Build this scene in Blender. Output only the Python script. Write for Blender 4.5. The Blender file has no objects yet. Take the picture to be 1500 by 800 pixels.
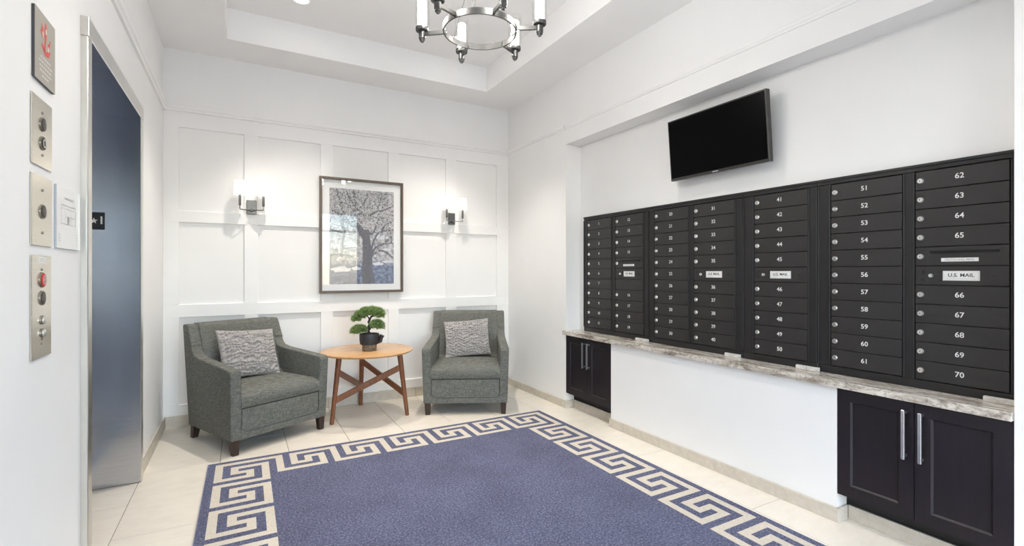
import bpy, bmesh, math, random
from mathutils import Vector, Matrix, noise
R = math.radians
scn = bpy.context.scene
col = scn.collection

# ---------------------------------------------------------------- camera
CAM_H = 1.23
YAW = 29.4
cam = bpy.data.cameras.new('camera'); cam_o = bpy.data.objects.new('camera', cam); col.objects.link(cam_o)
cam.sensor_width = 36; cam.lens = 36 * 705 / 1500; cam.shift_y = -2 / 1500; cam.clip_start = 0.02
cam_o.location = (0, 0, CAM_H); cam_o.rotation_euler = (R(90), 0, R(-YAW))
scn.camera = cam_o

# ---------------------------------------------------------------- world, exposure
W = bpy.data.worlds.new('world'); scn.world = W; W.use_nodes = True
wn = W.node_tree; bgn = wn.nodes['Background']
sky = wn.nodes.new('ShaderNodeTexSky'); sky.sky_type = 'NISHITA'; sky.sun_disc = False
sky.sun_elevation = R(50); sky.sun_rotation = R(200); sky.air_density = 1.0; sky.dust_density = 1.0
wn.links.new(sky.outputs[0], bgn.inputs[0]); bgn.inputs[1].default_value = 1.3
scn.view_settings.view_transform = 'Standard'; scn.view_settings.look = 'None'
scn.view_settings.gamma = 1.0; scn.view_settings.use_curve_mapping = False
scn.view_settings.exposure = 0.20
scn.cycles.use_denoising = True
scn.cycles.max_bounces = 10; scn.cycles.diffuse_bounces = 6; scn.cycles.glossy_bounces = 5
scn.cycles.transparent_max_bounces = 10
scn.cycles.sample_clamp_indirect = 6
scn.cycles.caustics_reflective = False; scn.cycles.caustics_refractive = False

CAN_POWER = 60.0        # each recessed downlight
CAN_COLOR = (1.0, 0.935, 0.845)
BULB_EMIT = 60.0         # chandelier candle tubes
SHADE_EMIT = 0.6        # sconce shades
SCONCE_POWER = 0.005

# ---------------------------------------------------------------- room measures
XL, XR, YB, YF = -0.53, 2.555, 4.615, -1.9
ZS, ZC = 2.987, 3.223
XN = 2.72               # back of the mailbox niche

# ---------------------------------------------------------------- material helpers
MATS = {}
def mat(name, color=(.8,.8,.8), rough=.5, metal=0.0, spec=.5, emit=None, estr=0.0):
    m = bpy.data.materials.new(name); m.use_nodes = True
    b = m.node_tree.nodes['Principled BSDF']
    b.inputs['Base Color'].default_value = (*color, 1); b.inputs['Roughness'].default_value = rough
    b.inputs['Metallic'].default_value = metal; b.inputs['Specular IOR Level'].default_value = spec
    if emit:
        b.inputs['Emission Color'].default_value = (*emit, 1); b.inputs['Emission Strength'].default_value = estr
    MATS[name] = m
    return m
def N(m, t, **kw):
    n = m.node_tree.nodes.new(t)
    for k, v in kw.items():
        if k in n.inputs: n.inputs[k].default_value = v
        else: setattr(n, k, v)
    return n
def L(m, a, b): m.node_tree.links.new(a, b)
def bsdf(m): return m.node_tree.nodes['Principled BSDF']
def coords(m, scale=(1,1,1), kind='Object'):
    tc = N(m, 'ShaderNodeTexCoord'); mp = N(m, 'ShaderNodeMapping'); mp.inputs['Scale'].default_value = scale
    L(m, tc.outputs[kind], mp.inputs['Vector']); return mp.outputs[0]
def ramp(m, src, stops):
    r = N(m, 'ShaderNodeValToRGB'); cr = r.color_ramp
    while len(cr.elements) < len(stops): cr.elements.new(.5)
    for e, (p, c) in zip(cr.elements, stops): e.position = p; e.color = (*c, 1)
    L(m, src, r.inputs[0]); return r.outputs[0]
def noisy(m, stops, scale=5, detail=4, map_scale=(1,1,1), rough=.55, bump=0, bdist=.002, kind='Object'):
    v = coords(m, map_scale, kind); n = N(m, 'ShaderNodeTexNoise'); n.inputs['Scale'].default_value = scale
    n.inputs['Detail'].default_value = detail; n.inputs['Roughness'].default_value = rough
    L(m, v, n.inputs['Vector'])
    L(m, ramp(m, n.outputs['Fac'], stops), bsdf(m).inputs['Base Color'])
    if bump:
        b = N(m, 'ShaderNodeBump'); b.inputs['Strength'].default_value = bump; b.inputs['Distance'].default_value = bdist
        L(m, n.outputs['Fac'], b.inputs['Height']); L(m, b.outputs[0], bsdf(m).inputs['Normal'])
    return n

def srgb(r, g, b):
    f = lambda c: (c/255/12.92) if c/255 <= .04045 else ((c/255+.055)/1.055)**2.4
    return (f(r), f(g), f(b))

m = mat('wall_paint', rough=.6, spec=.3); noisy(m, [(.3, (.855,.85,.84)), (.7, (.875,.87,.86))], 3, 3)
m = mat('ceiling_paint', rough=.8, spec=.2); noisy(m, [(.3, (.895,.89,.88)), (.7, (.91,.905,.895))], 3, 3)
m = mat('trim_paint', rough=.4, spec=.4); noisy(m, [(.3, (.86,.855,.845)), (.7, (.88,.875,.865))], 4, 3)
m = mat('floor_tile', rough=.34, spec=.4); noisy(m, [(.25, srgb(224,216,202)), (.5, srgb(234,226,212)), (.8, srgb(240,233,221))], 6, 8, (1,2.2,1), .7)
m = mat('grout', srgb(150,142,130), .9); noisy(m, [(.3, srgb(140,132,120)), (.7, srgb(160,152,140))], 40)
m = mat('base_tile', rough=.4); noisy(m, [(.25, srgb(186,177,162)), (.55, srgb(203,195,182)), (.8, srgb(217,210,198))], 22, 8, (1,1,1), .75)
m = mat('base_grout', srgb(120,112,100), .9)
def brushed(name, c0, c1, rough, map_scale):
    m = mat(name, c0, rough, 1.0)
    v = coords(m, map_scale); n = N(m, 'ShaderNodeTexNoise'); n.inputs['Scale'].default_value = 6; n.inputs['Detail'].default_value = 6
    L(m, v, n.inputs['Vector']); L(m, ramp(m, n.outputs['Fac'], [(.3, c0), (.7, c1)]), bsdf(m).inputs['Base Color'])
    b = N(m, 'ShaderNodeBump'); b.inputs['Strength'].default_value = .08; b.inputs['Distance'].default_value = .001
    L(m, n.outputs['Fac'], b.inputs['Height']); L(m, b.outputs[0], bsdf(m).inputs['Normal'])
    return m
brushed('steel', (.52,.54,.58), (.61,.63,.67), .17, (1, 1, 60))
brushed('steel_casing', (.66,.65,.61), (.74,.73,.69), .3, (1, 60, 1))
brushed('plate_steel', (.66,.62,.53), (.74,.70,.61), .22, (1, 1, 50))
brushed('nickel', (.62,.62,.63), (.72,.72,.73), .3, (1, 1, 30))
brushed('chandelier_metal', (.115,.113,.11), (.15,.148,.145), .42, (1, 1, 30))
brushed('sconce_metal', (.15,.148,.145), (.20,.198,.195), .35, (1, 1, 30))
brushed('lock_metal', (.80,.80,.78), (.88,.88,.86), .28, (20, 1, 1))
m = mat('rug_blue', rough=.95, spec=.1); n = noisy(m, [(.32, srgb(66,70,94)), (.5, srgb(100,103,128)), (.68, srgb(154,156,176))], 100, 5, (1,1,1), .8, .9, .006)
v = coords(m); n2 = N(m, 'ShaderNodeTexNoise'); n2.inputs['Scale'].default_value = 3.2; n2.inputs['Detail'].default_value = 5; L(m, v, n2.inputs['Vector'])
mx = N(m, 'ShaderNodeMix', data_type='RGBA', blend_type='MULTIPLY'); mx.inputs[0].default_value = .8
lk = bsdf(m).inputs['Base Color'].links[0].from_socket
L(m, lk, mx.inputs[6]); L(m, ramp(m, n2.outputs['Fac'], [(.3, (.80,.80,.80)), (.6, (1,1,1))]), mx.inputs[7]); L(m, mx.outputs[2], bsdf(m).inputs['Base Color'])
m = mat('rug_cream', rough=.95, spec=.1); noisy(m, [(.25, srgb(196,186,170)), (.75, srgb(230,222,208))], 150, 3, (1,1,1), .8, .8, .005)
m = mat('rug_edge', srgb(150,150,165), .9)

def tweed(name, stops, s=(1,1,1), sc=1.0):
    m = mat(name, rough=.92, spec=.15)
    def nz(ms, scale):
        v = coords(m, ms); n = N(m, 'ShaderNodeTexNoise'); n.inputs['Scale'].default_value = scale; n.inputs['Detail'].default_value = 3
        n.inputs['Roughness'].default_value = .7; L(m, v, n.inputs['Vector']); return n.outputs['Fac']
    a = nz((1, 1, .11), 300*sc); b = nz((.09, .09, 1), 300*sc)
    ad = N(m, 'ShaderNodeMath', operation='ADD'); L(m, a, ad.inputs[0]); L(m, b, ad.inputs[1])
    h = N(m, 'ShaderNodeMath', operation='MULTIPLY'); h.inputs[1].default_value = .5; L(m, ad.outputs[0], h.inputs[0])
    L(m, ramp(m, h.outputs[0], stops), bsdf(m).inputs['Base Color'])
    bp = N(m, 'ShaderNodeBump'); bp.inputs['Strength'].default_value = .5; bp.inputs['Distance'].default_value = .003
    L(m, h.outputs[0], bp.inputs['Height']); L(m, bp.outputs[0], bsdf(m).inputs['Normal'])
    return m
tweed('chair_fabric', [(.36, srgb(80,81,77)), (.48, srgb(101,102,97)), (.60, srgb(128,128,121))])
m = mat('piping', rough=.95); noisy(m, [(.3, srgb(58,66,68)), (.7, srgb(80,88,90))], 200)
m = mat('pillow_yarn', rough=1, spec=.1); noisy(m, [(.3, srgb(130,126,125)), (.5, srgb(170,165,162)), (.7, srgb(204,199,195))], 95, 5, (1,1,1), .75, .8, .006)
def wood(name, stops, ms, scale=9):
    m = mat(name, rough=.35, spec=.4); noisy(m, stops, scale, 7, ms, .65, .15, .001); return m
wood('table_top_wood', [(.3, srgb(174,130,84)), (.5, srgb(196,153,106)), (.7, srgb(212,173,128))], (1.2, 12, 12), 5)
bsdf(MATS['table_top_wood']).inputs['Roughness'].default_value = .22
wood('walnut', [(.3, srgb(96,58,38)), (.5, srgb(126,80,54)), (.7, srgb(150,99,70))], (14, 14, 1.5))
wood('dark_leg_wood', [(.3, srgb(42,32,28)), (.7, srgb(68,52,45))], (14, 14, 2))
wood('espresso', [(.3, srgb(25,20,26)), (.7, srgb(34,28,34))], (14, 14, 1.6), 5)
bsdf(MATS['espresso']).inputs['Roughness'].default_value = .38
wood('frame_wood', [(.3, srgb(78,66,58)), (.7, srgb(100,86,76))], (8, 8, 8))
m = mat('mailbox_metal', rough=.38, spec=.45); noisy(m, [(.3, srgb(42,40,40)), (.7, srgb(48,46,46))], 8, 3)
m = mat('mailbox_frame_metal', rough=.4, spec=.45); noisy(m, [(.3, srgb(29,28,29)), (.7, srgb(36,35,36))], 8, 3)
mat('slot_black', (.004,.004,.004), .6)
mat('numeral_white', (.80,.80,.78), .5)
m = mat('label_white', rough=.4); noisy(m, [(.3, srgb(222,222,220)), (.7, srgb(236,236,234))], 12)
mat('label_ink', srgb(60,60,62), .6); mat('label_ink_pale', srgb(172,172,170), .6)
m = mat('pale_stone', rough=.3); noisy(m, [(.3, srgb(150,146,140)), (.45, srgb(206,203,197)), (.7, srgb(226,224,219))], 30, 7, (1,.6,1), .7)
# granite worktop
m = mat('granite', rough=.18, spec=.5)
v = coords(m, (2.2, .55, 2.2)); n = N(m, 'ShaderNodeTexNoise'); n.inputs['Scale'].default_value = 9; n.inputs['Detail'].default_value = 9; n.inputs['Roughness'].default_value = .72; n.inputs['Distortion'].default_value = .8
L(m, v, n.inputs['Vector'])
c1 = ramp(m, n.outputs['Fac'], [(.30, srgb(92,86,80)), (.42, srgb(158,148,137)), (.52, srgb(204,197,186)), (.62, srgb(226,221,212)), (.75, srgb(176,164,150))])
v2 = coords(m, (1, .8, 1)); vo = N(m, 'ShaderNodeTexNoise'); vo.inputs['Scale'].default_value = 60; vo.inputs['Detail'].default_value = 4; L(m, v2, vo.inputs['Vector'])
mx = N(m, 'ShaderNodeMix', data_type='RGBA', blend_type='MULTIPLY'); mx.inputs[0].default_value = .7
L(m, c1, mx.inputs[6]); L(m, ramp(m, vo.outputs['Fac'], [(.36, (.45,.42,.40)), (.47, (1,1,1))]), mx.inputs[7]); L(m, mx.outputs[2], bsdf(m).inputs['Base Color'])
mat('screen_black', (.002,.002,.0025), .25, spec=.05); m = mat('tv_bezel', srgb(58,56,55), .3, .3); noisy(m, [(.3, srgb(54,52,51)), (.7, srgb(64,62,61))], 20)
mat('tv_mark', (.6,.6,.6), .3, .8); mat('tv_back', (.012,.012,.012), .5)
m = mat('mat_board', rough=.9); noisy(m, [(.3, (.84,.84,.83)), (.7, (.87,.87,.86))], 60)
# print: foliage grain
m = mat('print_paper', rough=.8)
v = coords(m); n = N(m, 'ShaderNodeTexNoise'); n.inputs['Scale'].default_value = 30; n.inputs['Detail'].default_value = 9; n.inputs['Roughness'].default_value = .8; L(m, v, n.inputs['Vector'])
sx = N(m, 'ShaderNodeSeparateXYZ'); L(m, v, sx.inputs[0])
fol = ramp(m, n.outputs['Fac'], [(.36, srgb(104,104,109)), (.48, srgb(166,165,168)), (.60, srgb(222,220,221))])
gnd = ramp(m, n.outputs['Fac'], [(.36, srgb(70,78,98)), (.52, srgb(112,122,146)), (.64, srgb(172,180,196))])
mr = N(m, 'ShaderNodeMapRange'); mr.inputs[1].default_value = .17; mr.inputs[2].default_value = .23; L(m, sx.outputs['Z'], mr.inputs[0])
mx = N(m, 'ShaderNodeMix', data_type='RGBA'); L(m, mr.outputs[0], mx.inputs[0]); L(m, gnd, mx.inputs[6]); L(m, fol, mx.inputs[7]); L(m, mx.outputs[2], bsdf(m).inputs['Base Color'])
m = mat('print_branch', rough=.8); noisy(m, [(.3, srgb(88,88,95)), (.7, srgb(122,122,128))], 60)
m = mat('print_leaf_dark', rough=.8); noisy(m, [(.3, srgb(84,84,90)), (.7, srgb(128,127,131))], 80)
m = mat('print_leaf_pale', rough=.8); noisy(m, [(.3, srgb(196,195,197)), (.7, srgb(222,221,222))], 80)
m = mat('print_mist', rough=.8); noisy(m, [(.3, srgb(196,200,208)), (.7, srgb(222,224,228))], 30)
def clear_glass(name, tint=(1,1,1), gl=.12, rough=.0):
    m = bpy.data.materials.new(name); m.use_nodes = True; MATS[name] = m; nt = m.node_tree
    nt.nodes.remove(nt.nodes['Principled BSDF']); out = nt.nodes['Material Output']
    t = N(m, 'ShaderNodeBsdfTransparent'); t.inputs[0].default_value = (*tint, 1)
    g = N(m, 'ShaderNodeBsdfGlossy'); g.inputs['Roughness'].default_value = rough
    lw = N(m, 'ShaderNodeLayerWeight'); lw.inputs[0].default_value = .5
    pw = N(m, 'ShaderNodeMath', operation='POWER'); pw.inputs[1].default_value = 5.0; L(m, lw.outputs['Facing'], pw.inputs[0])
    mu = N(m, 'ShaderNodeMath', operation='MULTIPLY_ADD'); mu.inputs[1].default_value = .9; mu.inputs[2].default_value = gl; L(m, pw.outputs[0], mu.inputs[0])
    mi = N(m, 'ShaderNodeMixShader'); L(m, mu.outputs[0], mi.inputs[0]); L(m, t.outputs[0], mi.inputs[1]); L(m, g.outputs[0], mi.inputs[2]); L(m, mi.outputs[0], out.inputs[0])
    return m
clear_glass('picture_glass', gl=.028); clear_glass('lamp_glass', (.97,.97,.97), .02, .05); clear_glass('window_glass', (.95,.97,.98), .04)
mat('candle_glow', (.9,.9,.88), .5, emit=(1,.965,.915), estr=BULB_EMIT)
mat('shade_glow', (.9,.88,.85), .8, emit=(1,.95,.88), estr=SHADE_EMIT)
mat('sconce_bulb', (.9,.9,.88), .5, emit=(1,.95,.88), estr=2)
mat('shade_trim', (.85,.84,.82), .6)
mat('can_glow', (1,1,1), .5, emit=(1,.94,.86), estr=22)
mat('can_trim', (.85,.85,.84), .5)
m = mat('pot_black', rough=.5); noisy(m, [(.3, srgb(34,35,40)), (.7, srgb(52,53,58))], 60)
m = mat('pot_mottled', rough=.5); noisy(m, [(.35, srgb(58,52,46)), (.5, srgb(112,104,92)), (.65, srgb(150,142,128))], 110, 4)
m = mat('soil', rough=1); noisy(m, [(.3, srgb(40,32,26)), (.7, srgb(78,66,54))], 150, 4, bump=.8)
m = mat('bark', rough=.9); noisy(m, [(.3, srgb(40,36,34)), (.7, srgb(74,66,60))], 120, 5, (1,1,.3), bump=.6)
m = mat('needles', rough=.7); noisy(m, [(.3, srgb(98,124,68)), (.5, srgb(138,164,98)), (.72, srgb(184,204,140))], 55, 4)
m = mat('needles_deep', rough=.9); noisy(m, [(.3, srgb(70,92,50)), (.7, srgb(102,128,72))], 90, 4)
mat('button_dark', srgb(66,60,56), .4, .3); mat('button_red', srgb(196,32,30), .4); mat('button_bezel', srgb(140,134,124), .3, .8)
mat('sign_grey', srgb(166,161,151), .5); mat('sign_red', srgb(206,86,78), .5); mat('sign_pale', srgb(206,202,194), .5); mat('sign_edge', srgb(70,70,72), .5)
mat('notice_white', (.82,.82,.81), .25); mat('notice_ink', srgb(186,186,184), .6); mat('notice_edge', srgb(178,186,194), .3)
mat('marker_black', srgb(22,23,27), .4)
m = mat('pavement', rough=.9); noisy(m, [(.3, srgb(120,120,120)), (.7, srgb(150,150,150))], 4)
mat('door_frame_white', (.75,.76,.78), .4)

# ---------------------------------------------------------------- mesh helpers
def new_mesh(name, bm, mats, smooth=None):
    me = bpy.data.meshes.new(name); bm.to_mesh(me); bm.free()
    for mm in (mats if isinstance(mats, (list, tuple)) else [mats]): me.materials.append(MATS[mm])
    if smooth is not None:
        for p in me.polygons: p.use_smooth = True
        if smooth < 180:
            try: me.set_sharp_from_angle(angle=R(smooth))
            except Exception: pass
    return me
def link(name, me, parent=None, loc=None, rot=None):
    o = bpy.data.objects.new(name, me); col.objects.link(o)
    if parent is not None: o.parent = parent
    if loc is not None: o.location = loc
    if rot is not None: o.rotation_euler = rot
    return o
def part(name, bm, mats, parent=None, smooth=None, label=None, loc=None, rot=None):
    o = link(name, new_mesh(name, bm, mats, smooth), parent, loc, rot)
    if label: o['label'] = label
    return o
def tag(o, label, cat, group=None):
    o['label'] = label; o['category'] = cat
    if group: o['group'] = group
    return o
def thing(name, label, cat, loc=(0,0,0), rotz=0, group=None):
    o = bpy.data.objects.new(name, None); o.empty_display_size = .05; col.objects.link(o)
    o.location = loc; o.rotation_euler = (0, 0, rotz)
    return tag(o, label, cat, group)
def structure(name, bm=None, mats=None, loc=(0,0,0)):
    if bm is None:
        o = bpy.data.objects.new(name, None); o.empty_display_size = .05; col.objects.link(o)
    else: o = part(name, bm, mats)
    o.location = loc; o['kind'] = 'structure'; return o
def nb(): return bmesh.new()
def box(bm, x0, x1, y0, y1, z0, z1, bev=0, seg=1, mi=0):
    r = bmesh.ops.create_cube(bm, size=1)
    vs = r['verts']
    for v in vs:
        v.co = Vector(((x0+x1)/2 + v.co.x*(x1-x0), (y0+y1)/2 + v.co.y*(y1-y0), (z0+z1)/2 + v.co.z*(z1-z0)))
    fs = set(f for v in vs for f in v.link_faces)
    for f in fs: f.material_index = mi
    if bev:
        es = list(set(e for v in vs for e in v.link_edges))
        bmesh.ops.bevel(bm, geom=es, offset=bev, segments=seg, affect='EDGES', profile=.5)
    return bm
def B(*a, **k): return box(nb(), *a, **k)
def lathe(bm, prof, center=(0,0,0), seg=24, axis='z', cap=True, mi=0):
    rings = []
    for r, h in prof:
        ring = []
        for i in range(seg):
            a = 2*math.pi*i/seg; c, s = math.cos(a)*r, math.sin(a)*r
            p = {'z': (c, s, h), 'x': (h, c, s), 'y': (c, h, -s)}[axis]
            ring.append(bm.verts.new((p[0]+center[0], p[1]+center[1], p[2]+center[2])))
        rings.append(ring)
    for a, b in zip(rings, rings[1:]):
        for i in range(seg):
            f = bm.faces.new((a[i], a[(i+1)%seg], b[(i+1)%seg], b[i])); f.material_index = mi
    if cap:
        f = bm.faces.new(list(reversed(rings[0]))); f.material_index = mi
        f = bm.faces.new(rings[-1]); f.material_index = mi
    bmesh.ops.recalc_face_normals(bm, faces=bm.faces)
    return bm
def tube(bm, pts, rad, seg=10, mi=0):
    pts = [Vector(p) for p in pts]; n = len(pts); rings = []
    rads = rad if isinstance(rad, (list, tuple)) else [rad]*n
    up = Vector((0,0,1))
    for i, p in enumerate(pts):
        d = (pts[min(i+1, n-1)] - pts[max(i-1, 0)]).normalized()
        u = d.cross(up)
        if u.length < 1e-3: u = d.cross(Vector((1,0,0)))
        u.normalize(); w = d.cross(u).normalized()
        rings.append([bm.verts.new(p + (u*math.cos(2*math.pi*k/seg) + w*math.sin(2*math.pi*k/seg))*rads[i]) for k in range(seg)])
    for a, b in zip(rings, rings[1:]):
        for k in range(seg):
            bm.faces.new((a[k], a[(k+1)%seg], b[(k+1)%seg], b[k])).material_index = mi
    bm.faces.new(list(reversed(rings[0]))).material_index = mi; bm.faces.new(rings[-1]).material_index = mi
    bmesh.ops.recalc_face_normals(bm, faces=bm.faces)
    return bm
def bar(bm, p0, p1, w, t, up=(0,0,1), bev=0):
    """flat bar from p0 to p1, width w along 'up'-ish, thickness t"""
    p0, p1 = Vector(p0), Vector(p1); d = (p1-p0).normalized(); s = d.cross(Vector(up)).normalized(); u = s.cross(d).normalized()
    q = []
    for p in (p0, p1):
        for a, b in ((-1,-1), (1,-1), (1,1), (-1,1)): q.append(bm.verts.new(p + s*a*t/2 + u*b*w/2))
    fs = [bm.faces.new([q[i] for i in ix]) for ix in ((3,2,1,0), (4,5,6,7), (0,1,5,4), (1,2,6,5), (2,3,7,6), (3,0,4,7))]
    if bev: bmesh.ops.bevel(bm, geom=list(set(e for f in fs for e in f.edges)), offset=bev, segments=1, affect='EDGES')
    bmesh.ops.recalc_face_normals(bm, faces=bm.faces)
    return bm
def prism(bm, poly, f0, f1):
    """poly: 2D points; f0/f1 map a 2D point to the 3D point on each side"""
    a = [bm.verts.new(f0(p)) for p in poly]; b = [bm.verts.new(f1(p)) for p in poly]; n = len(poly)
    bm.faces.new(a); bm.faces.new(list(reversed(b)))
    for i in range(n): bm.faces.new((a[i], b[i], b[(i+1)%n], a[(i+1)%n]))
    bmesh.ops.recalc_face_normals(bm, faces=bm.faces)
    return bm
def flat(bm, polys, fn, mi=0):
    for poly in polys: bm.faces.new([bm.verts.new(fn(p)) for p in poly]).material_index = mi
    return bm
TXT = {}
def text_mesh(s, size, matname, face):
    """lettering as a mesh; face '-x','+x','-y' is the way it looks"""
    key = (s, size, matname, face)
    if key in TXT: return TXT[key]
    cu = bpy.data.curves.new('lettering', 'FONT'); cu.body = s; cu.size = size; cu.align_x = 'CENTER'; cu.align_y = 'CENTER'; cu.resolution_u = 3
    cu.extrude = .0004; cu.offset = size*.012
    ob = bpy.data.objects.new('lettering_source', cu)
    me = bpy.data.meshes.new_from_object(ob); bpy.data.objects.remove(ob); bpy.data.curves.remove(cu)
    for v in me.vertices:
        x, y, z = v.co
        v.co = {'-x': (-z, -x, y), '+x': (z, x, y), '-y': (x, -z, y)}[face]
    me.materials.clear(); me.materials.append(MATS[matname]); TXT[key] = me
    return me
def copy_tree(o, parent=None):
    c = o.copy(); col.objects.link(c); c.parent = parent
    for ch in list(o.children): copy_tree(ch, c)
    return c

# ================================================================= THE SETTING
# floor of staggered long tiles
fl = structure('floor', B(-1.4, 3.0, YF-.1, 5.0, -.12, -.0035), 'grout')
TW, TL, GAP = .4037, .82, .0035
tile_me = {}
for i in range(-1, 9):
    x0 = -.52 + i*TW; off = (2.813 if i % 2 == 0 else 3.20)
    k = -8
    while True:
        y0 = off + k*TL; k += 1
        if y0 > 4.66: break
        if y0 + TL < -.2: continue
        a, b = x0+GAP/2, min(x0+TW, 2.95)-GAP/2
        c, d = y0+GAP/2, min(y0+TL, 4.66)-GAP/2
        key = (round(b-a, 4), round(d-c, 4))
        if key not in tile_me:
            tile_me[key] = new_mesh('tile', B(0, b-a, 0, d-c, -.012, 0, bev=.0012), 'floor_tile')
        link('tile', tile_me[key], fl, (a, c, 0))

# ceiling: flat perimeter soffit and a raised tray
ce = structure('ceiling', B(XL-.4, XN+.3, YF-.1, 4.9, ZC, ZC+.12), 'ceiling_paint')
TX0, TX1, TY0, TY1 = -.091, 2.092, .1, 4.216
for (a, b, c, d) in ((XL-.4, TX0, YF-.1, 4.9), (TX1, XN+.3, YF-.1, 4.9), (TX0, TX1, TY1, 4.9), (TX0, TX1, YF-.1, TY0)):
    part('soffit', B(a, b, c, d, ZS, ZC), 'ceiling_paint', ce)

# back wall with board-and-batten panelling
wb = structure('wall_back', B(XL-.3, XN+.3, YB+.022, YB+.2, -.1, ZS+.05), 'wall_paint')
SX = [(-.53,-.427), (.026,.127), (.627,.728), (1.236,1.337), (1.825,1.94), (2.412,2.56)]
RZ = [(.09,.172), (.867,.967), (1.625,1.716), (2.378,2.50)]
part('upper_wall', B(XL, XR, YB, YB+.03, 2.50, ZS), 'wall_paint', wb)
for a, b in RZ: part('rail', B(XL, XR, YB, YB+.03, a, b, bev=.0015), 'trim_paint', wb)
for i, (a, b) in enumerate(SX):
    for (r0, r1) in zip(RZ, RZ[1:]):
        part('stile', B(a, b, YB, YB+.03, r0[1], r1[0], bev=.0012), 'trim_paint', wb)
for (s0, s1) in zip(SX, SX[1:]):
    for (r0, r1) in zip(RZ, RZ[1:]):
        part('panel', B(s0[1]-.005, s1[0]+.005, YB+.019, YB+.026, r0[1]-.005, r1[0]+.005), 'wall_paint', wb)
def rail_profile(z0, z1, d):
    h = z1-z0
    return [(0,z0), (d*.45,z0), (d*.55,z0+h*.3), (d*.9,z0+h*.5), (d,z0+h*.62), (d,z1-h*.08), (d*.9,z1), (0,z1)]
def trim(name, prof, f0, f1):
    o = structure(name, prism(nb(), prof, f0, f1), 'trim_paint'); return o
P = rail_profile(2.500, 2.545, .032)
trim('trim_1', P, lambda p: (XL+.001, YB-p[0], p[1]), lambda p: (XR-.001, YB-p[0], p[1]))
trim('trim_2', P, lambda p: (XL+p[0], YF, p[1]), lambda p: (XL+p[0], YB-.001, p[1]))
P2 = rail_profile(2.515, 2.553, .026)
trim('trim_3', P2, lambda p: (XR-p[0], 3.548, p[1]), lambda p: (XR-p[0], YB-.001, p[1]))
P3 = rail_profile(2.515, 2.550, .014)
trim('trim_4', P3, lambda p: (XR-p[0], YF, p[1]), lambda p: (XR-p[0], 3.547, p[1]))

# left wall around the lift opening
OY0, OY1, OZ = 2.452, 3.51, 2.13
bm = nb()
box(bm, XL-.5, XL, YF-.1, OY0-.03, -.1, ZS+.05); box(bm, XL-.5, XL, OY1+.03, YB+.1, -.1, ZS+.05); box(bm, XL-.5, XL, OY0-.03, OY1+.03, OZ+.03, ZS+.05)
wl = structure('wall_left', bm, 'wall_paint')
bl = structure('baseboard_left', B(XL, XL+.002, 3.605, YB, 0, .088), 'base_grout')
for a, b in ((3.607, 4.02), (4.024, 4.613)):
    part('base_tile', B(XL, XL+.012, a, b, 0, .09, bev=.001), 'base_tile', bl)
bb = structure('baseboard_back', B(XL+.013, XR-.013, YB-.002, YB, 0, .088), 'base_grout')
y = XL+.014
xs = [XL+.014, -.12, .69, 1.5, 2.31, XR-.014]
for a, b in zip(xs, xs[1:]): part('base_tile', B(a+.001, b-.001, YB-.012, YB, 0, .09, bev=.001), 'base_tile', bb)

# lift entrance in the left wall
d1 = structure('door_1', loc=(XL, (OY0+OY1)/2, 0)); oy = (OY0+OY1)/2
def D(name, x0, x1, y0, y1, z0, z1, mt, bev=.002, label=None):
    return part(name, B(x0-XL, x1-XL, y0-oy, y1-oy, z0, z1, bev=bev), mt, d1, label=label)
D('side_casing', XL-.02, -.508, 2.395, OY0, 0, OZ, 'steel_casing')
D('side_casing', XL-.02, -.508, OY1+.005, 3.585, 0, OZ, 'steel_casing')
D('head_casing', XL-.02, -.504, 2.391, 3.58, OZ, 2.203, 'steel_casing')
D('reveal_panel', -.82, XL-.021, OY0-.028, OY0, 0, OZ, 'steel', .001)
D('reveal_panel', -.82, -.5085, OY1, OY1+.005, .003, OZ, 'steel', .001)
D('reveal_head', -.82, -.506, OY0, OY1, OZ-.004, OZ, 'steel', .001)
D('door_leaf', -.86, -.825, OY0-.02, oy-.001, .006, OZ+.02, 'steel', .001)
D('door_leaf', -.86, -.825, oy+.001, OY1+.02, .006, OZ+.02, 'steel', .001)
D('sill', -.95, -.80, OY0-.02, OY1+.02, 0, .005, 'steel_casing', .001)

# right wall: piers, header, dado wall and niche
CT, CB = .697, .662     # worktop top and underside
NY0, NY1 = .655, 3.543
CL0, CL1, CR0, CR1 = 2.937, 3.543, .655, 1.278
wr = structure('wall_right')
for nm, bx in (('far_pier', (XR, XN+.3, NY1, YB+.1, -.1, ZS+.05)), ('near_pier', (XR, XN+.3, YF-.1, NY0, -.1, ZS+.05)), ('header', (XR, XN+.3, NY0, NY1, 2.377, ZS+.05)),
               ('niche_back', (XN, XN+.3, NY0, NY1, CB, 2.377)), ('dado', (XR, XN+.3, CR1, CL0, -.1, CB)), ('cupboard_back', (XN+.1, XN+.3, NY0, CR1, -.1, CB)), ('cupboard_back', (XN+.1, XN+.3, CL0, NY1, -.1, CB))):
    part(nm, B(*bx), 'wall_paint', wr)
br = structure('baseboard_right', B(XR-.002, XR, CR1, CL0, 0, .068), 'base_grout')
BT = XR-.012
for a, b in ((CR1-.012, 1.971), (1.971, 2.789), (2.789, CL0+.012)):
    part('base_tile', B(BT, XR, a+.001, b-.001, 0, .07, bev=.001), 'base_tile', br)
for a, b in ((NY1-.012, 4.05), (4.05, YB-.014)):
    part('base_tile', B(BT, XR, a+.001, b-.001, 0, .07, bev=.001), 'base_tile', br)
TK = 2.632
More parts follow.
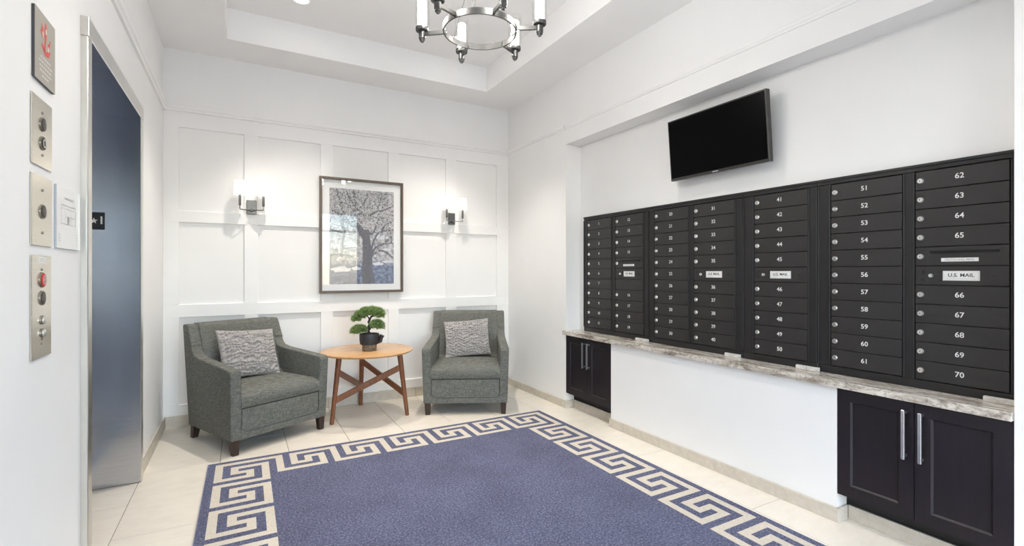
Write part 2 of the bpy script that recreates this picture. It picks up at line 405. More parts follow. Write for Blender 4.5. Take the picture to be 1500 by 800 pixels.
for a, b in ((CL0, NY1), (CR0, CR1)):
    part('base_tile', B(TK, TK+.012, a+.013, b-.013, 0, .07, bev=.001), 'base_tile', br)
    part('toe_kick_board', B(TK+.013, TK+.03, a, b, 0, .135), 'slot_black', br)  # near-black colour stands for the shadow above the base tile
    part('base_tile', B(XR-.011, TK, a+.0005, a+.012, 0, .07, bev=.001), 'base_tile', br)
    part('base_tile', B(XR-.011, TK, b-.012, b-.0005, 0, .07, bev=.001), 'base_tile', br)

# entrance wall behind the viewer, with a glazed doorway that lets the daylight in
EX0, EX1, EZ = -.2, 2.35, 2.55
bm = nb()
box(bm, XL-.3, EX0, YF-.2, YF, -.1, ZS+.05); box(bm, EX1, XN+.3, YF-.2, YF, -.1, ZS+.05); box(bm, EX0, EX1, YF-.2, YF, EZ, ZS+.05)
wf = structure('wall_front', bm, 'wall_paint')
w1 = structure('window_1')
for a, b, c, d in ((EX0, EX0+.06, 0, EZ), (EX1-.06, EX1, 0, EZ), (1.05, 1.12, 0, EZ), (EX0+.06, 1.05, EZ-.06, EZ), (1.12, EX1-.06, EZ-.06, EZ), (EX0+.06, 1.05, 0, .12), (1.12, EX1-.06, 0, .12), (1.12, EX1-.06, 2.1, 2.15), (EX0+.06, 1.05, 2.1, 2.15)):
    part('window_frame', B(a, b, YF-.12, YF-.06, c, d, bev=.003), 'door_frame_white', w1)
for a, b, c, d in ((EX0+.06, 1.05, .12, 2.1), (1.12, EX1-.06, .12, 2.1), (EX0+.06, 1.05, 2.15, EZ-.06), (1.12, EX1-.06, 2.15, EZ-.06)):
    part('pane', B(a, b, YF-.093, YF-.087, c, d), 'window_glass', w1)
structure('pavement', B(-30, 30, -40, YF-.2, -.16, -.06), 'pavement')

# ================================================================= RUG
U = .0418; NXR, NYR = 59, 75
rug = thing('rug', 'blue area rug with cream Greek key border on the tiled floor', 'rug', (-.178, 3.592, 0), R(-.4))
def key_blue(s, rr):
    if s == 0: return rr <= 5
    if s == 1: return rr == 5
    if s == 2: return rr in (1, 2, 3, 5)
    if s == 3: return rr in (1, 5)
    if s == 4: return rr in (1, 3, 4, 5)
    if s == 5: return rr == 1
    if s == 6: return 1 <= rr <= 6
    return False
def is_blue(i, j):
    n, mm = NXR-1, NYR-1
    if i in (0, n) or j in (0, mm): return True
    if 8 <= i <= n and 1 <= j <= 7: return key_blue((i-10) % 8, j-1)                    # far side
    if n-7 <= i <= n-1 and 8 <= j: return key_blue((j-10) % 8, n-1-i)                   # right side
    if mm-7 <= j <= mm-1 and i <= n-8: return key_blue((n-10-i) % 8, mm-1-j)            # near side
    if 1 <= i <= 7 and j <= mm-8: return key_blue((mm-10-j) % 8, i-1)                   # left side
    return True
part('pile', B(0, NXR*U, -NYR*U, 0, .0005, .009, bev=.002), 'rug_blue', rug)
bm = nb(); grid = {}
def gv(i, j):
    if (i, j) not in grid: grid[(i, j)] = bm.verts.new((i*U, -j*U, .0096))
    return grid[(i, j)]
for i in range(NXR):
    for j in range(NYR):
        if not is_blue(i, j): bm.faces.new((gv(i, j+1), gv(i+1, j+1), gv(i+1, j), gv(i, j)))
part('key_border', bm, 'rug_cream', rug, label='cream Greek key pattern woven into the border')
bm = nb(); e = .004
for a in ((-e, NXR*U+e, 0, e), (-e, NXR*U+e, -NYR*U-e, -NYR*U), (-e, 0, -NYR*U, 0), (NXR*U, NXR*U+e, -NYR*U, 0)): box(bm, *a, .0005, .007)
part('binding', bm, 'rug_edge', rug)

# ================================================================= ARMCHAIRS
def subdiv_round(bm, off, seg=3):
    bmesh.ops.bevel(bm, geom=[e for e in bm.edges if e.calc_length() > off*1.2 and len(e.link_faces) == 2 and e.calc_face_angle(0) > R(25)], offset=off, segments=seg, affect='EDGES', profile=.6)
    return bm
def arc(c, r, a0, a1, n):
    return [(c[0]+r*math.cos(R(a0+(a1-a0)*k/n)), c[1]+r*math.sin(R(a0+(a1-a0)*k/n))) for k in range(n+1)]
def xo(y, z):           # outer half width of the chair
    w = .374 - .029*(y+.36)/.75
    return w - .013*max(0, (.56-z))/.46
def make_armchair(label):
    t = thing('armchair', label, 'armchair', group='grey tweed armchairs')
    TH = .074
    prof = [(-.346,.098), (.312,.098), (.383,.826), (.374,.838), (.305,.838), (.292,.830)] + [(.228,.690)] + arc((.148,.700), .085, -10, -72, 5) + [(.11,.607), (-.33,.575), (-.352,.568), (-.36,.552)]
    for s in (-1, 1):
        bm = nb()
        prism(bm, prof, lambda p: (s*(xo(*p)), p[0], p[1]), lambda p: (s*(xo(*p)-TH), p[0], p[1]))
        subdiv_round(bm, .010, 3)
        part('side_panel', bm, 'chair_fabric', t, 50)
    # backrest between the side panels
    hw = lambda y, z: xo(y, z)-TH+.004
    bp = [(.075,.40), (.30,.30), (.372,.834), (.364,.845), (.300,.845), (.272,.826), (.235,.72), (.19,.58), (.145,.44)]
    bm = nb(); prism(bm, bp, lambda p: (-hw(*p), p[0], p[1]), lambda p: (hw(*p), p[0], p[1])); subdiv_round(bm, .012, 3)
    part('backrest', bm, 'chair_fabric', t, 50)
    part('back_panel', prism(nb(), [(.285,.13), (.310,.12), (.376,.815), (.355,.815)], lambda p: (-hw(*p), p[0], p[1]), lambda p: (hw(*p), p[0], p[1])), 'chair_fabric', t)
    # seat cushion, crowned
    bm = nb(); nx, ny = 14, 14; vs = {}
    def cz(u, v): return .408 + .026*(1-abs(u)**4)*(1-max(0, -v)**6) 
    y0, y1 = -.352, .18
    for i in range(nx+1):
        for j in range(ny+1):
            u, v = -1+2*i/nx, -1+2*j/ny; yy = y0+(y1-y0)*j/ny; z = cz(u, v)
            fr = max(0, 1-j/2.2); z -= .020*fr*fr
            vs[i, j] = bm.verts.new((u*hw(yy, .4), yy - (.004 if j else -.006), z))
    for i in range(nx):
        for j in range(ny): bm.faces.new((vs[i,j], vs[i+1,j], vs[i+1,j+1], vs[i,j+1]))
    prev = [vs[i,0] for i in range(nx+1)]
    for (yy, z) in ((-.355,.375), (-.357,.345), (-.353,.315), (-.343,.305)):
        row = [bm.verts.new((( -1+2*i/nx)*hw(yy,.33), yy, z)) for i in range(nx+1)]
        for i in range(nx): bm.faces.new((row[i], row[i+1], prev[i+1], prev[i]))
        prev = row
    row = [bm.verts.new(((-1+2*i/nx)*hw(y1,.33), y1, .305)) for i in range(nx+1)]
    for i in range(nx): bm.faces.new((row[i], row[i+1], prev[i+1], prev[i]))
    bmesh.ops.recalc_face_normals(bm, faces=bm.faces)
    part('seat_cushion', bm, 'chair_fabric', t, 60)
    # front panel with rounded lower corners, and the frame rail that runs round it
    w = .291
    fp = [(-w,.303)] + arc((-w+.04,.187), .04, 180, 270, 6) + arc((w-.04,.187), .04, 270, 360, 6) + [(w,.303)]
    bm = nb(); prism(bm, fp, lambda p: (p[0], -.349, p[1]), lambda p: (p[0], -.30, p[1])); subdiv_round(bm, .006, 2)
    part('front_panel', bm, 'chair_fabric', t, 50)
    w2 = w+.004
    fp2 = [(-w2,.10), (w2,.10), (w2,.187)] + arc((w-.042,.187), .042, 0, -90, 6) + arc((-w+.042,.187), .042, -90, -180, 6) + [(-w2,.187)]
    bm = nb(); prism(bm, fp2, lambda p: (p[0], -.347-.008*(p[1]-.10)/.1, p[1]), lambda p: (p[0], -.30, p[1]))
    part('front_rail', bm, 'chair_fabric', t)
    bm = nb(); tube(bm, [(x, -.3495, z) for x, z in fp], .0022, 6)
    part('piping', bm, 'piping', t, 60)
    part('underside', B(-.30, .30, -.31, .27, .102, .30), 'piping', t)
    for sx in (-1, 1):
        for (yy, r) in ((-.318, 0), (.268, 1)):
            xx = sx*(xo(yy, .1)-.034); bm = nb(); a, b = .026, .019
            q = []
            for (h, z, sh) in ((a, .104, 0), (b, .0, (.03 if r else -.004))):
                q.append([bm.verts.new((xx+dx*h, yy+dy*h+sh, z)) for dx, dy in ((-1,-1), (1,-1), (1,1), (-1,1))])
            bm.faces.new(q[0]); bm.faces.new(list(reversed(q[1])))
            for k in range(4): bm.faces.new((q[0][k], q[1][k], q[1][(k+1)%4], q[0][(k+1)%4]))
            bmesh.ops.recalc_face_normals(bm, faces=bm.faces)
            bmesh.ops.bevel(bm, geom=list(bm.edges), offset=.002, segments=1, affect='EDGES')
            part('leg', bm, 'dark_leg_wood', t)
    return t
def chair_at(t, cx, cy, ang):      # cx,cy = middle of the front edge of the arms
    a = R(ang); t.rotation_euler = (0, 0, a)
    t.location = (cx - .36*math.sin(a), cy + .36*math.cos(a), 0)
ch1 = make_armchair('grey tweed armchair left of the round table, beside the lift')
chair_at(ch1, .270, 3.832, 27.4)
ch2 = copy_tree(ch1); ch2['label'] = 'grey tweed armchair right of the round table, in the corner by the mailbox wall'
chair_at(ch2, 1.676, 3.785, -26.8)

# pillows
def make_pillow(label, seed, w, h, T):
    random.seed(seed); n = 88; bm = nb(); sheets = []
    for side in (1, -1):
        g = {}
        for i in range(n+1):
            for j in range(n+1):
                u, v = -1+2*i/n, -1+2*j/n
                au, av = min(1, abs(u)), min(1, abs(v))
                th = T*((1-au**2.6)*(1-av**2.6))**.55
                px = u*w*(1-.075*(1-u*u*0)*(1-av**2)*0 - .05*(1-av*av)); pz = v*h*(1-.05*(1-au*au))
                edge = min(1, (1-max(au, av))*9)
                if side > 0:
                    nz = noise.noise(Vector((u*3.1, v*3.1, seed)))
                    row = math.sin((v*13.5 + nz*2.4 + .45*math.sin(u*9+seed))*math.pi)
                    st = math.sin((u*19 + (row > 0)*.5 + nz*1.2)*math.pi)
                    th += edge*(.0055*row + .0045*st*row + .003*st + .013*noise.noise(Vector((u*6, v*6, seed+4))))
                g[i, j] = bm.verts.new((px, -side*th, pz))
        for i in range(n):
            for j in range(n):
                f = (g[i,j], g[i+1,j], g[i+1,j+1], g[i,j+1])
                bm.faces.new(f if side > 0 else tuple(reversed(f)))
        sheets.append(g)
    bmesh.ops.remove_doubles(bm, verts=bm.verts, dist=.0004)
    return tag(part('throw_pillow', bm, 'pillow_yarn', None, 180), label, 'pillow', 'ribbed grey throw pillows')
def on_chair(o, ch, lx, ly, lz, tilt, roll, yaw=0):
    M = Matrix.Translation(ch.location) @ Matrix.Rotation(ch.rotation_euler.z, 4, 'Z') @ Matrix.Translation((lx, ly, lz)) @ Matrix.Rotation(R(yaw), 4, 'Z') @ Matrix.Rotation(R(tilt), 4, 'X') @ Matrix.Rotation(R(roll), 4, 'Y')
    o.matrix_world = M
pl1 = make_pillow('grey ribbed yarn throw pillow on the left armchair', 3, .218, .190, .066)
on_chair(pl1, ch1, -.012, .085, .606, -25, 4, 0)
pl2 = make_pillow('grey ribbed yarn throw pillow on the right armchair', 8, .215, .178, .06)
on_chair(pl2, ch2, -.008, .095, .60, -23, -5, 0)

# ================================================================= SIDE TABLE
TZ = .565; tc = Vector((.943, 4.18, 0)); TRr = .378
tb = thing('side_table', 'round wooden side table with three splayed legs between the armchairs', 'table', tc)
part('tabletop', lathe(nb(), [(TRr-.016, TZ-.018), (TRr-.004, TZ-.011), (TRr, TZ-.005), (TRr-.001, TZ-.001), (TRr-.003, TZ)], seg=72), 'table_top_wood', tb, 40)
feet = [Vector((.637, 4.085, 0))-tc, Vector((1.243, 4.035, 0))-tc, Vector((.965, 4.555, 0))-tc]
tops = [Vector((f.x*.80, f.y*.80, TZ-.018)) for f in feet]
for f, tp in zip(feet, tops):
    part('leg', tube(nb(), [f, f.lerp(tp, .5), tp], [.0165, .0195, .023], 14), 'walnut', tb, 40)
def onleg(k, z): return feet[k].lerp(tops[k], z/(TZ-.018))
for a, b in ((0, 1), (1, 2), (2, 0)):
    part('stretcher', bar(nb(), onleg(a, .185), onleg(b, .415), .048, .018, bev=.002), 'walnut', tb)

# ================================================================= BONSAI
bz = thing('bonsai', 'small artificial bonsai in a dark pot on the round table', 'plant', (.945, 4.13, TZ+.0005))
part('pot', lathe(nb(), [(.064,.052), (.075,.055), (.080,.085), (.081,.135), (.079,.142), (.073,.142), (.070,.128)], seg=36), 'pot_black', bz, 40)
part('pot_base', lathe(nb(), [(.055,.0), (.058,.004), (.063,.058)], seg=36), 'pot_mottled', bz, 40)
part('soil', lathe(nb(), [(.069,.118), (.069,.131), (.03,.137), (.004,.138)], seg=30), 'soil', bz, 40)
cr, sr = math.cos(R(YAW)), -math.sin(R(YAW))
def bl_(r, z, f=0): return (r*cr + f*math.sin(R(YAW)), r*sr + f*math.cos(R(YAW)), z)
p = bl_(.094, .108); bm = nb(); tube(bm, [bl_(.078, .075), bl_(.092, .078), bl_(.097, .105), bl_(.108, .128)], [.017, .018, .017, .021], 10)
part('pot_lug', bm, 'pot_black', bz, 50)
part('trunk', tube(nb(), [bl_(-.005,.125), bl_(-.003,.15), bl_(.0,.175), bl_(-.006,.205), bl_(-.006,.235), bl_(.003,.262), bl_(.016,.285), bl_(.03,.295)], [.024,.018,.013,.0105,.0105,.0095,.007,.004], 12), 'bark', bz, 60)
for br_ in ([(.003,.262,0), (-.02,.29,.01), (-.05,.296,.01), (-.09,.285,0)], [(.012,.28,0), (.04,.292,-.01), (.075,.30,0)], [(-.004,.20,0), (.03,.20,0), (.06,.212,0)], [(-.002,.165,0), (-.04,.165,-.01), (-.07,.172,-.01)]):
    part('branch', tube(nb(), [bl_(a, z, f) for a, z, f in br_], [.006,.005,.004,.002][:len(br_)], 8), 'bark', bz, 60)
rnd = random.Random(5)
def pad(cx, cz, cf, rx, rz, ry, n):
    bm = nb()
    bmesh.ops.create_icosphere(bm, subdivisions=2, radius=1)
    for v in bm.verts:
        k = 1 + .25*noise.noise(v.co*2.3 + Vector((cx*40, cz*40, 0)))
        v.co = Vector(bl_(cx + v.co.x*rx*.72*k, cz + v.co.z*rz*.6*k, cf + v.co.y*ry*.72*k))
    for f in bm.faces: f.material_index = 1
    for _ in range(n):
        th, ph = rnd.uniform(0, 2*math.pi), math.acos(rnd.uniform(-.75, 1)); d = Vector((math.cos(th)*math.sin(ph), math.sin(th)*math.sin(ph), math.cos(ph)))
        rr = rnd.uniform(.72, 1.02)
        p0 = Vector(bl_(cx + d.x*rx*rr, cz + d.z*rz*rr, cf + d.y*ry*rr))
        dirw = Vector(bl_(d.x, d.z*.8+.35, d.y)).normalized()
        for _k in range(5):
            dd = (dirw + Vector((rnd.uniform(-1,1), rnd.uniform(-1,1), rnd.uniform(-.6,.8)))*.8).normalized()
            s = dd.cross(Vector((rnd.uniform(-1,1), rnd.uniform(-1,1), rnd.uniform(-1,1)))).normalized()*.0019
            ln = rnd.uniform(.012, .026)
            a = bm.verts.new(p0-s); b = bm.verts.new(p0+s); c = bm.verts.new(p0+dd*ln)
            bm.faces.new((a, b, c)).material_index = 0
    return part('foliage', bm, ['needles', 'needles_deep'], bz)
pad(-.030,.324,0, .045,.036,.05, 420); pad(.022,.328,.01, .045,.038,.05, 420); pad(.075,.316,0, .045,.040,.05, 420); pad(.098,.300,0, .026,.03,.03, 180); pad(-.075,.300,.005, .042,.038,.045, 360); pad(-.110,.268,.0, .034,.032,.034, 240)
pad(.062,.220,0, .052,.036,.05, 420); pad(.095,.203,0, .03,.028,.034, 200); pad(-.078,.176,-.01, .062,.036,.05, 440); pad(-.122,.162,-.01, .034,.024,.034, 190)
pad(.03,.203,.02, .022,.02,.025, 90)

# ================================================================= FRAMED PRINT
PX0, PX1, PZ0, PZ1 = .612, 1.372, 1.035, 2.087
fo = thing('framed_picture', 'large dark-framed black-and-white photograph of a spreading tree on the back wall', 'picture', ((PX0+PX1)/2, YB, PZ0))
pcx = (PX0+PX1)/2; hw_, hh_ = (PX1-PX0)/2, PZ1-PZ0; fw = .022
for s in (-1, 1): part('frame_stile', B(*sorted((s*hw_, s*(hw_-fw))), -.034, -.001, 0, hh_, bev=.0015), 'frame_wood', fo)
part('frame_rail', B(-hw_+fw, hw_-fw, -.034, -.001, 0, fw, bev=.0015), 'frame_wood', fo)
part('frame_rail', B(-hw_+fw, hw_-fw, -.034, -.001, hh_-fw, hh_, bev=.0015), 'frame_wood', fo)
part('mat_board', B(-hw_+fw, hw_-fw, -.014, -.003, fw, hh_-fw), 'mat_board', fo)
IX0, IX1, IZ0, IZ1 = .698-pcx, 1.284-pcx, 1.115-PZ0, 1.992-PZ0
iw, ih = IX1-IX0, IZ1-IZ0
pr = part('print', B(0, iw, -.001, .004, 0, ih), 'print_paper', fo, loc=(IX0, -.0145, IZ0))
pp = lambda d: (lambda p: (p[0]*iw, -.0012-d, p[1]*ih))
rp = random.Random(11)
def ribbon(bm, pts, w0, w1, d):
    """tapering flat stroke of the printed tree"""
    fine = []
    for k in range(len(pts)-1):
        p0 = Vector(pts[max(k-1,0)]); p1 = Vector(pts[k]); p2 = Vector(pts[k+1]); p3 = Vector(pts[min(k+2,len(pts)-1)])
        for q in range(6):
            t = q/6; fine.append(.5*((2*p1)+(-p0+p2)*t+(2*p0-5*p1+4*p2-p3)*t*t+(-p0+3*p1-3*p2+p3)*t**3))
    fine.append(Vector(pts[-1])); n = len(fine)
    prev = None
    for k, p in enumerate(fine):
        t = (fine[min(k+1,n-1)]-fine[max(k-1,0)]); t = Vector((t.x*iw, t.y*ih)).normalized(); nn = Vector((-t.y/iw, t.x/ih)); w = (w0+(w1-w0)*k/(n-1))*iw/2
        cl = lambda q: (min(.998, max(.002, q.x)), min(.998, max(.002, q.y)))
        pair = (bm.verts.new(pp(d)(cl(p+nn*w))), bm.verts.new(pp(d)(cl(p-nn*w))))
        if prev:
            bm.faces.new((prev[0], prev[1], pair[1], pair[0]))
        prev = pair
    return fine
bm = nb(); B_ = []
ribbon(bm, [(.60,.0), (.575,.12), (.575,.30), (.56,.45), (.55,.58)], .20, .10, .0003)
limbs = [[(.50,.52,), (.42,.62), (.34,.70), (.39,.82), (.37,.95), (.36,.99)], [(.53,.50), (.44,.60), (.30,.64), (.22,.70), (.10,.745), (.01,.775)], [(.36,.68), (.46,.745), (.60,.735), (.72,.78), (.85,.80), (.99,.86)],
         [(.62,.30), (.72,.40), (.85,.43), (.99,.445)], [(.62,.34), (.70,.50), (.80,.57), (.99,.585)], [(.64,.30), (.78,.36), (.90,.33), (.985,.28)], [(.57,.58), (.64,.53), (.70,.60), (.76,.72)],
         [(.22,.70), (.19,.62), (.23,.55), (.19,.45), (.21,.37)], [(.20,.70), (.18,.82), (.13,.92), (.10,.99)], [(.01,.57), (.12,.55), (.26,.52)], [(.01,.30), (.15,.31), (.35,.29)], [(.37,.84), (.30,.90), (.25,.98)], [(.40,.78), (.52,.86), (.58,.97)], [(.72,.78), (.78,.88), (.80,.98)], [(.85,.43), (.93,.50), (.99,.52)], [(.80,.57), (.86,.64), (.99,.68)]]
for li_, lm in enumerate(limbs):
    f = ribbon(bm, lm, .10 if lm[0][0] < .54 and lm[0][1] == .52 or lm[0] == (.53,.50) else (.05 if len(lm) > 4 else .038), .014, .0006+.0001*li_); B_ += f
for _ in range(90):
    b = rp.choice(B_); a = rp.uniform(0, 2*math.pi); l_ = rp.uniform(.05, .13)
    q = [(b.x, b.y)]
    for k in range(3):
        a += rp.uniform(-.7, .7); q.append((q[-1][0]+math.cos(a)*l_/2, q[-1][1]+math.sin(a)*l_/3))
    if all(.01 < x < .99 and .2 < y < .99 for x, y in q): ribbon(bm, q, .013, .004, .0024)
part('printed_tree', bm, 'print_branch', pr)
for nm, cnt, dd in (('print_leaf_dark', 1700, .0027), ('print_leaf_pale', 2300, .0030)):
    bm = nb()
    for _ in range(cnt):
        x, y = rp.uniform(.012, .988), rp.uniform(.30, .988)
        if y < .62 and (rp.random() < .75 or .42 < x < .68): continue
        s = rp.uniform(.004, .011); a = rp.uniform(0, 6.28)
        q = []
        for k in range(5): q.append((x+math.cos(a+k*1.2566)*s*rp.uniform(.6,1.2), y+math.sin(a+k*1.2566)*s*.66*rp.uniform(.6,1.2)))
        flat(bm, [q], pp(dd))
    part('printed_leaves', bm, nm, pr)
bm = nb()
for (cx, cy, rx, ry) in ((.17,.155,.15,.03), (.40,.165,.07,.02), (.74,.215,.09,.018), (.9,.24,.09,.012), (.08,.40,.07,.03), (.30,.42,.09,.035), (.80,.50,.12,.02), (.10,.62,.08,.03), (.88,.37,.08,.014)):
    flat(bm, [[(min(.99,max(.01,cx+rx*math.cos(k*.42)*(1+.25*math.sin(k*2.7)))), cy+ry*math.sin(k*.42)*(1+.3*math.cos(k*1.9))) for k in range(15)]], pp(.00022))
part('printed_mist', bm, 'print_mist', pr)
part('glass', B(-hw_+fw, hw_-fw, -.022, -.020, fw, hh_-fw), 'picture_glass', fo)

# ================================================================= SCONCES
def make_sconce(label):
    t = thing('wall_sconce', label, 'wall lamp', group='double-shade wall sconces')
    part('backplate', B(-.037, .037, -.016, -.0005, 0, .118, bev=.003), 'sconce_metal', t)
    part('plate_boss', lathe(nb(), [(.012,-.016), (.012,-.045), (.008,-.055)], (0, 0, .032), 16, 'y'), 'sconce_metal', t, 40)
    for s in (-1, 1):
        part('arm', tube(nb(), [(0,-.048,.032), (s*.05,-.075,.030), (s*.082,-.092,.030), (s*.086,-.094,.034), (s*.086,-.094,.065)], .0042, 8), 'sconce_metal', t, 50)
        part('candle_sleeve', lathe(nb(), [(.0075,.06), (.0095,.063), (.0095,.145), (.006,.15)], (s*.086, -.094, 0), 14), 'sconce_metal', t, 40)
        sh = part('lamp_shade', lathe(nb(), [(.046,.150), (.040,.262)], (s*.086, -.094, 0), 32, cap=False), 'shade_glow', t, 40)
        bm = nb(); lathe(bm, [(.0465,.147), (.0470,.147), (.0467,.153), (.0462,.153)], (s*.086, -.094, 0), 32, cap=False)
        part('shade_trim', bm, 'shade_trim', sh, 40)
        part('bulb', lathe(nb(), [(.006,.15), (.012,.165), (.013,.19), (.008,.205), (.002,.21)], (s*.086, -.094, 0), 12), 'sconce_bulb', sh, 60)
    return t
s1 = make_sconce('dark metal double wall sconce left of the framed tree picture'); s1.location = (.079, YB, 1.712)
s2 = copy_tree(s1); s2['label'] = 'dark metal double wall sconce right of the framed tree picture'; s2.location = (1.884, YB, 1.712)
for t in (s1, s2):
    for s in (-1, 1):
        for dz in (.29, .13):
            li = bpy.data.lights.new('sconce_light', 'POINT'); li.energy = SCONCE_POWER*(1 if dz > .2 else .5); li.shadow_soft_size = .03; li.color = (1,.93,.84)
            lo = bpy.data.objects.new('sconce_light', li); col.objects.link(lo); lo.location = (t.location.x+s*.086, YB-.094, 1.712+dz)

# ================================================================= CHANDELIER
CX, CY, CZ_ = 1.038, 2.165, 2.417
chd = thing('chandelier', 'grey metal ring chandelier with six glass cylinder lights hanging from the ceiling', 'chandelier', (CX, CY, CZ_))
bm = nb(); ro, ri, hb = .184, .176, .030
lathe(bm, [(ri,0), (ro,0), (ro,hb), (ri,hb), (ri,0)], seg=72, cap=False)
part('ring', bm, 'chandelier_metal', chd, 40)
for k in range(6):
    a = R(-YAW-6+60*k); M = lambda r, z, s=0: (r*math.cos(a)-s*math.sin(a), r*math.sin(a)+s*math.cos(a), z)
    am = part('arm', bar(nb(), M(.172, .016), M(.285, .012), .022, .010, bev=.0015), 'chandelier_metal', chd)
    bm = nb()
    for zz in (.008, .022): lathe(bm, [(.004,-.003), (.004,.001)], M(.174, zz), 8, 'z')
    part('bolt', bm, 'chandelier_metal', am)
    c = M(.296, 0)
    cp = part('socket_cup', lathe(nb(), [(.0,-.030), (.008,-.030), (.010,-.022), (.014,-.022), (.015,-.014), (.017,-.012), (.017,.020), (.030,.024), (.0325,.028), (.0325,.042), (.030,.044)], c, 24), 'chandelier_metal', chd, 40)
    part('candle_tube', lathe(nb(), [(.018,.046), (.021,.050), (.021,.180), (.018,.184), (.004,.184)], c, 24), 'candle_glow', cp, 40)
    gl = part('glass_cylinder', lathe(nb(), [(.0355,.045), (.0355,.215)], c, 32, cap=False), 'lamp_glass', chd, 40)
for k in range(3):
    a = R(-YAW-6+30+120*k)
    part('hanging_rod', tube(nb(), [(.178*math.cos(a), .178*math.sin(a), .02), (.02*math.cos(a), .02*math.sin(a), .40)], .0028, 8), 'chandelier_metal', chd)
part('hub', lathe(nb(), [(.012,.37), (.028,.385), (.028,.41), (.010,.425)], seg=24), 'chandelier_metal', chd, 40)
part('stem', tube(nb(), [(0,0,.42), (0,0,ZC-CZ_-.02)], .007, 12), 'chandelier_metal', chd, 50)
part('ceiling_canopy', lathe(nb(), [(.02,ZC-CZ_-.035), (.06,ZC-CZ_-.02), (.065,ZC-CZ_-.001)], seg=32), 'chandelier_metal', chd, 40)

# ================================================================= RECESSED DOWNLIGHTS
cans = [(.385, 3.825), (1.61, 3.825), (.385, 2.15), (1.61, 2.15), (.385, .55), (1.61, .55)]  # chandelier and entrance pairs are out of view, added for more light
for i, (x, y) in enumerate(cans):
    t = thing('recessed_downlight', ['recessed ceiling downlight nearest the left armchair', 'recessed ceiling downlight nearest the right armchair', 'added unseen ceiling downlight left of the chandelier', 'added unseen ceiling downlight right of the chandelier', 'added unseen ceiling downlight by the entrance, left of the pair', 'added unseen ceiling downlight by the entrance, right of the pair'][i], 'downlight', (x, y, ZC-.006), group='recessed ceiling downlights')
    bm = nb(); lathe(bm, [(.050,.0055), (.062,.0055), (.062,.001), (.056,-.001), (.050,.002)], seg=32, cap=False); part('trim_ring', bm, 'can_trim', t, 40)
    part('lens', lathe(nb(), [(.049,.003), (.049,.005)], seg=32), 'can_glow', t)
    li = bpy.data.lights.new('downlight', 'SPOT'); li.energy = CAN_POWER*(1.75 if i < 2 else .78); li.spot_size = R(88 if i < 2 else 104); li.spot_blend = .75; li.shadow_soft_size = .03; li.color = CAN_COLOR
    lo = bpy.data.objects.new('downlight', li); col.objects.link(lo); lo.location = (x, y, ZC-.02)

